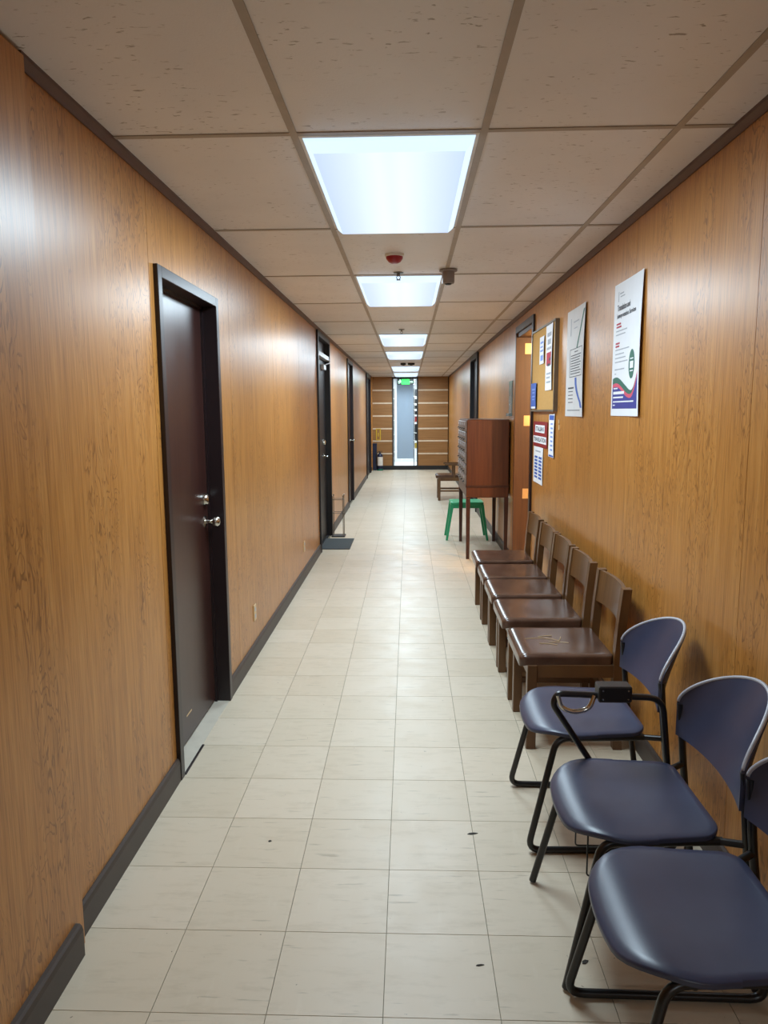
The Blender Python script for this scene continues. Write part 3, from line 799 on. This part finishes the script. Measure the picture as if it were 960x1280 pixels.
# cork board with pinned papers
yb0, yb1, zb0, zb1 = 6.215, 5.245, 1.548, 2.198
t = thing('cork_board', 'cork notice board with a thin metal frame beside the open doorway', 'notice board', (XR, (yb0+yb1)/2, zb0))
bh = (yb0-yb1)/2; zh = zb1-zb0
obj('cork_panel', box(-.022, -.001, -bh+.012, bh-.012, .012, zh-.012), 'cork', t)
bm = bmesh.new(); bx(bm, -.03, 0, -bh, -bh+.014, 0, zh); bx(bm, -.03, 0, bh-.014, bh, 0, zh); bx(bm, -.03, 0, -bh+.014, bh-.014, 0, .014); bx(bm, -.03, 0, -bh+.014, bh-.014, zh-.014, zh)
obj('board_frame', bm, 'aluminium', t)
S = wall_map(5.865, 5.655, 1.914, 2.122, .008, .026); p = sheet('pinned_notice', S, 'paper', 'small pale notice pinned in the middle of the cork board', 'notice', 6, 6)
patch('print', S, [(.15, .85, .75, .82), (.15, .7, .6, .65), (.15, .85, .45, .52), (.2, .8, .12, .32)], 'ink_paleblue', p)
S = wall_map(5.60, 5.325, 1.705, 2.18, .010, .026); p = sheet('pinned_notice', S, 'paper', 'tall white notice with a red picture pinned on the cork board', 'notice', 6, 10)
patch('picture', S, [(.12, .85, .38, .58)], 'ink_red', p); patch('print', S, [(.2, .8, .82, .88), (.25, .75, .7, .78), (.15, .85, .62, .66), (.15, .85, .24, .27), (.15, .7, .18, .21), (.15, .8, .11, .14)], 'ink_grey', p); patch('picture_dark_print', S, [(.3, .7, .37, .41), (.5, .8, .45, .49)], 'ink_dark', p, .0012)  # dark bars are printed over the red picture
S = wall_map(6.205, 5.945, 1.572, 1.778, .006, .0305); p = sheet('blue_card', S, 'ink_midblue', 'blue printed card at the lower corner of the cork board', 'card', 6, 6)
patch('print', S, [(.2, .8, .72, .78), (.25, .75, .6, .65), (.2, .8, .45, .5), (.25, .7, .34, .38)], 'ink_paleblue', p); patch('white_edge', S, [(.1, .9, .0, .08)], 'paper', p)
# red sign, sheets below the board
S = wall_map(6.20, 5.57, 1.265, 1.468, .004); p = sheet('red_sign', S, 'sign_red', 'red sign with two white lettered strips under the cork board', 'sign', 6, 4)
st = patch('white_strip', S, [(.14, .82, .56, .86)], 'paper', p); letter('lettering', S, 'ITALIAN', .20, .62, .76, .80, 'ink_dark', st, .0014)
st = patch('white_strip', S, [(.02, .95, .14, .42)], 'paper', p); letter('lettering', S, 'TRANSLATION', .05, .20, .92, .37, 'ink_dark', st, .0014)
S = wall_map(6.16, 5.735, .965, 1.262, .004); p = sheet('printed_sheet', S, 'paper', 'white sheet with blue columns of print under the red sign', 'notice', 6, 6)
patch('print', S, [(.12, .44, .13+.092*k, .19+.092*k) for k in range(7)]+[(.56, .90, .13+.092*k, .19+.092*k) for k in range(7)], 'ink_midblue', p); patch('heading', S, [(.2, .75, .86, .90)], 'ink_grey', p)
S = wall_map(5.525, 5.295, 1.212, 1.53, .010); p = sheet('printed_sheet', S, 'paper', 'narrow white sheet with blue header beside the red sign', 'notice', 6, 6)
patch('heading', S, [(.08, .92, .86, .97), (.08, .92, .01, .05)], 'ink_midblue', p); patch('print', S, [(.3, .7, .15+.1*k, .19+.1*k) for k in range(7)], 'ink_paleblue', p)
t = thing('wall_latch', 'small brass latch scrap fixed to the right wall beside the notices', 'latch', (XR, 5.16, 1.46))
obj('plate', box(-.004, 0, -.012, .012, -.04, -.005), 'ivory', t); obj('hasp', box(-.006, 0, -.010, .010, .005, .03), 'ivory', t)
# clear acrylic holder above the cabinet
t = thing('sign_holder', 'narrow grey acrylic sign holder on the wall above the cabinet', 'sign holder', (XR, 7.62, 1.50))
obj('back_plate', box(-.008, 0, -.11, .11, 0, .36, bev=.001), 'acrylic', t); obj('ledge', box(-.035, -.008, -.11, .11, 0, .03, bev=.001), 'acrylic', t)
# outlets on the left wall
def outlet(y, z, label):
    t = thing('wall_outlet', label, 'outlet', (XL, y, z), group='outlets low on the left wall')
    obj('plate', box(0, .006, -.032, .032, -.052, .052, bev=.0015), 'ivory', t)
    for dz in (-.022, .022): obj('socket', box(.005, .0075, -.014, .014, dz-.012, dz+.012), 'trim_grey', t)
outlet(4.465, .287, 'ivory outlet low on the wood wall next to the recessed brown door')
outlet(6.68, .30, 'ivory outlet low on the wood wall short of the black door')

# ================================================================== THINGS ON THE CEILING
t = thing('smoke_detector', 'round red smoke detector on a white base on the ceiling', 'smoke detector', (-.081, 4.352, HC+.002))
obj('base', lathe(bmesh.new(), [(0, 0), (.056, 0), (.056, -.012), (.05, -.016), (0, -.016)]), 'white_plastic', t, 50)
obj('sensor_head', lathe(bmesh.new(), [(0, -.016), (.049, -.016), (.048, -.028), (.034, -.045), (.02, -.052), (0, -.053)]), 'red_plastic', t, 50)
def sprinkler(x, y, label):
    t = thing('fire_sprinkler', label, 'sprinkler', (x, y, HC+.002), group='fire sprinklers on the ceiling')
    obj('escutcheon', lathe(bmesh.new(), [(0, 0), (.034, 0), (.032, -.006), (.014, -.010), (0, -.010)]), 'steel', t, 50)
    bm = lathe(bmesh.new(), [(0, -.01), (.011, -.01), (.011, -.024), (0, -.024)], 12)
    for s in (-1, 1): tube(bm, [(s*.009, 0, -.022), (s*.013, 0, -.034), (s*.003, 0, -.046)], .003, 6)
    obj('nozzle', bm, 'steel', t); obj('deflector', lathe(bmesh.new(), [(0, -.046), (.015, -.046), (.015, -.049), (0, -.049)], 16), 'steel', t)
sprinkler(-.066, 4.915, 'steel fire sprinkler beside the red smoke detector'); sprinkler(-.078, 8.25, 'small fire sprinkler farther along the ceiling, away from the detector')
t = thing('cylinder_fixture', 'grey cylinder fixture with wide flange hanging from the ceiling grid', 'ceiling fixture', (.256, 4.83, HC-.002))  # round grey spotlight body, unlit
obj('flange', lathe(bmesh.new(), [(0, 0), (.058, 0), (.058, -.008), (.05, -.012), (0, -.012)]), 'grey_metal', t, 50)
obj('housing', lathe(bmesh.new(), [(0, -.012), (.040, -.012), (.040, -.075), (.036, -.085), (0, -.085)]), 'grey_metal', t, 50)
obj('lens', lathe(bmesh.new(), [(0, -.085), (.024, -.085), (.018, -.092), (0, -.094)]), 'black_plastic', t, 50)
for x, lab in ((-.103, 'small dark ceiling fixture, the one with the shorter body'), (.049, 'small dark ceiling fixture, the one with the longer body')):
    t = thing('ceiling_fixture', lab, 'ceiling fixture', (x, 13.95, HC+.002), group='pair of small dark ceiling fixtures')
    k = 1.0 if x < 0 else 1.3
    obj('housing', box(-.05*k, .05*k, -.05, .05, -.035, 0, bev=.008), 'base_black', t); obj('face', lathe(bmesh.new(), [(0, -.035), (.03, -.035), (.024, -.045), (0, -.046)], 16), 'black_plastic', t, 50)
t = thing('exit_sign', 'glowing green exit sign with runner and arrow hung from the ceiling', 'exit sign', (-.08, 18.9, 2.232))
obj('housing', box(-.205, .205, -.02, .02, 0, .15, bev=.006), 'black_plastic', t)
fc = obj('lit_panel', box(-.105, .105, -.024, -.019, .008, .142), 'exit_green', t)
bm = bmesh.new(); bx(bm, -.185, -.115, -.024, -.019, .055, .095); lathe(bm, [(0, 0), (.018, 0), (.018, .004), (0, .004)], 14, Matrix.Translation((-.14, -.019, .112)) @ Matrix.Rotation(math.radians(90), 4, 'X')); bx(bm, -.175, -.155, -.024, -.019, .03, .06); obj('runner_pictogram', bm, 'exit_pale', t)
bm = bmesh.new(); bx(bm, .105, .165, -.024, -.019, .062, .082)
pr = [(.16, .045), (.195, .072), (.16, .10)]; loft(bm, [[(x, y, z) for x, z in pr] for y in (-.024, -.019)]); obj('arrow_pictogram', bm, 'exit_pale', t)
for x in (-.15, .15): obj('hanger_rod', tube(bmesh.new(), [(x, 0, .148), (x, 0, HC-2.232)], .005, 8), 'steel', t)

# ================================================================== FAR END THINGS
t = thing('fire_extinguisher', 'navy fire extinguisher with white label and green foot in the far corner', 'extinguisher', (-.765, 19.20, 0))
obj('foot', lathe(bmesh.new(), [(0, 0), (.085, 0), (.085, .03), (.07, .04), (0, .04)]), 'green_base', t, 50)
cyl = obj('cylinder', lathe(bmesh.new(), [(0, .03), (.075, .03), (.078, .05), (.078, .38), (.06, .43), (.025, .45), (.022, .48), (0, .48)]), 'navy', t, 50)
bm = bmesh.new(); lp = [[(.0795*math.cos(a), .0795*math.sin(a), z) for a in [math.radians(-140+12*i) for i in range(12)]] for z in (.13, .36)]
r0 = [bm.verts.new(p_) for p_ in lp[0]]; r1 = [bm.verts.new(p_) for p_ in lp[1]]
for i in range(11): bm.faces.new((r0[i], r0[i+1], r1[i+1], r1[i]))
obj('label_band', bm, 'white_plastic', cyl)
bm = bmesh.new(); bx(bm, -.012, .07, -.01, .01, .50, .512); bx(bm, -.012, .06, -.01, .01, .475, .485); tube(bm, fillet([(0, 0, .49), (-.05, 0, .50), (-.095, -.02, .40), (-.095, -.02, .18)], .03), .009, 8); obj('valve_hose', bm, 'black_plastic', t)
t = thing('corner_bin', 'tall narrow navy bin standing in the far left corner', 'bin', (-.905, 19.28, 0))
bm = bmesh.new(); loft(bm, [[(-.055*k, -.08*k, z), (.055*k, -.08*k, z), (.055*k, .08*k, z), (-.055*k, .08*k, z)] for z, k in ((0, .82), (.68, 1))]); obj('body', bm, 'navy', t)
obj('lid', box(-.058, .058, -.085, .085, .68, .715, bev=.008), 'navy', t)
t = thing('wall_sign', 'yellow framed safety sign on the boards of the end wall', 'sign', (-.81, YE-.006, .79))
obj('face', box(-.055, .055, -.006, 0, .01, .30), 'panel_end', t)
bm = bmesh.new(); bx(bm, -.065, -.038, -.009, 0, 0, .31); bx(bm, .038, .065, -.009, 0, 0, .31); bx(bm, -.038, .038, -.009, 0, 0, .02); bx(bm, -.038, .038, -.009, 0, .29, .31); bx(bm, -.012, .012, -.008, -.005, .10, .2); obj('border', bm, 'yellow', t)
# display racks seen through the clear margins of the glass door
def rack(x, y, label, rows):
    t = thing('display_rack', label, 'rack', (x, y, 0))
    bm = bmesh.new()
    for sx in (-.2, .2): bx(bm, sx-.012, sx+.012, -.012, .012, 0, 2.2)
    obj('upright', bm, 'steel', t)
    for z, h_, m_ in rows:
        sh = obj('shelf', box(-.21, .21, -.12, .12, z-.015, z), 'white_plastic', t)
        obj('box_front', box(-.18, .18, -.10, .10, z, z+h_, bev=.004), m_, sh)
rack(.35, 21.0, 'tall rack of dark and coloured boxes behind the glass door', [(1.98, .2, 'dark_box'), (1.78, .12, 'dark_box'), (1.62, .1, 'dark_box'), (1.46, .1, 'dark_box'), (1.25, .16, 'red_box'), (.95, .24, 'dark_box'), (.72, .2, 'dark_box'), (.5, .15, 'yellow')])
rack(-.62, 21.0, 'open rack with a red item and white boxes behind the glass door', [(1.92, .2, 'dark_box'), (1.3, .4, 'red_box'), (.9, .2, 'white_plastic'), (.4, .3, 'white_plastic')])

# ================================================================== SMALL DEBRIS ON THE FLOOR
def scrap(x, y, L, w, rz, label):
    bm = bmesh.new(); pts = [(-L, -w*.4), (-L*.3, -w), (L*.5, -w*.5), (L, w*.1), (L*.3, w), (-L*.6, w*.7)]
    loft(bm, [[(px, py, z) for px, py in pts] for z in (0, .002)])
    o = tag(obj('floor_scrap', bm, 'debris', loc=(x, y, 0)), label, 'scrap'); o.rotation_euler = (0, 0, rz)
scrap(.235, 2.505, .02, .006, .1, 'dark chipped scrap on a tile joint facing the blue chairs')
scrap(.50, 1.88, .012, .007, .4, 'tiny dark scrap on the tiles beside the sled leg of a blue chair')
scrap(.20, 1.86, .012, .003, .1, 'thin black sliver lying on the tiles mid corridor')
scrap(-.51, 2.44, .006, .005, 0, 'small dark speck on the tiles past the brown door')
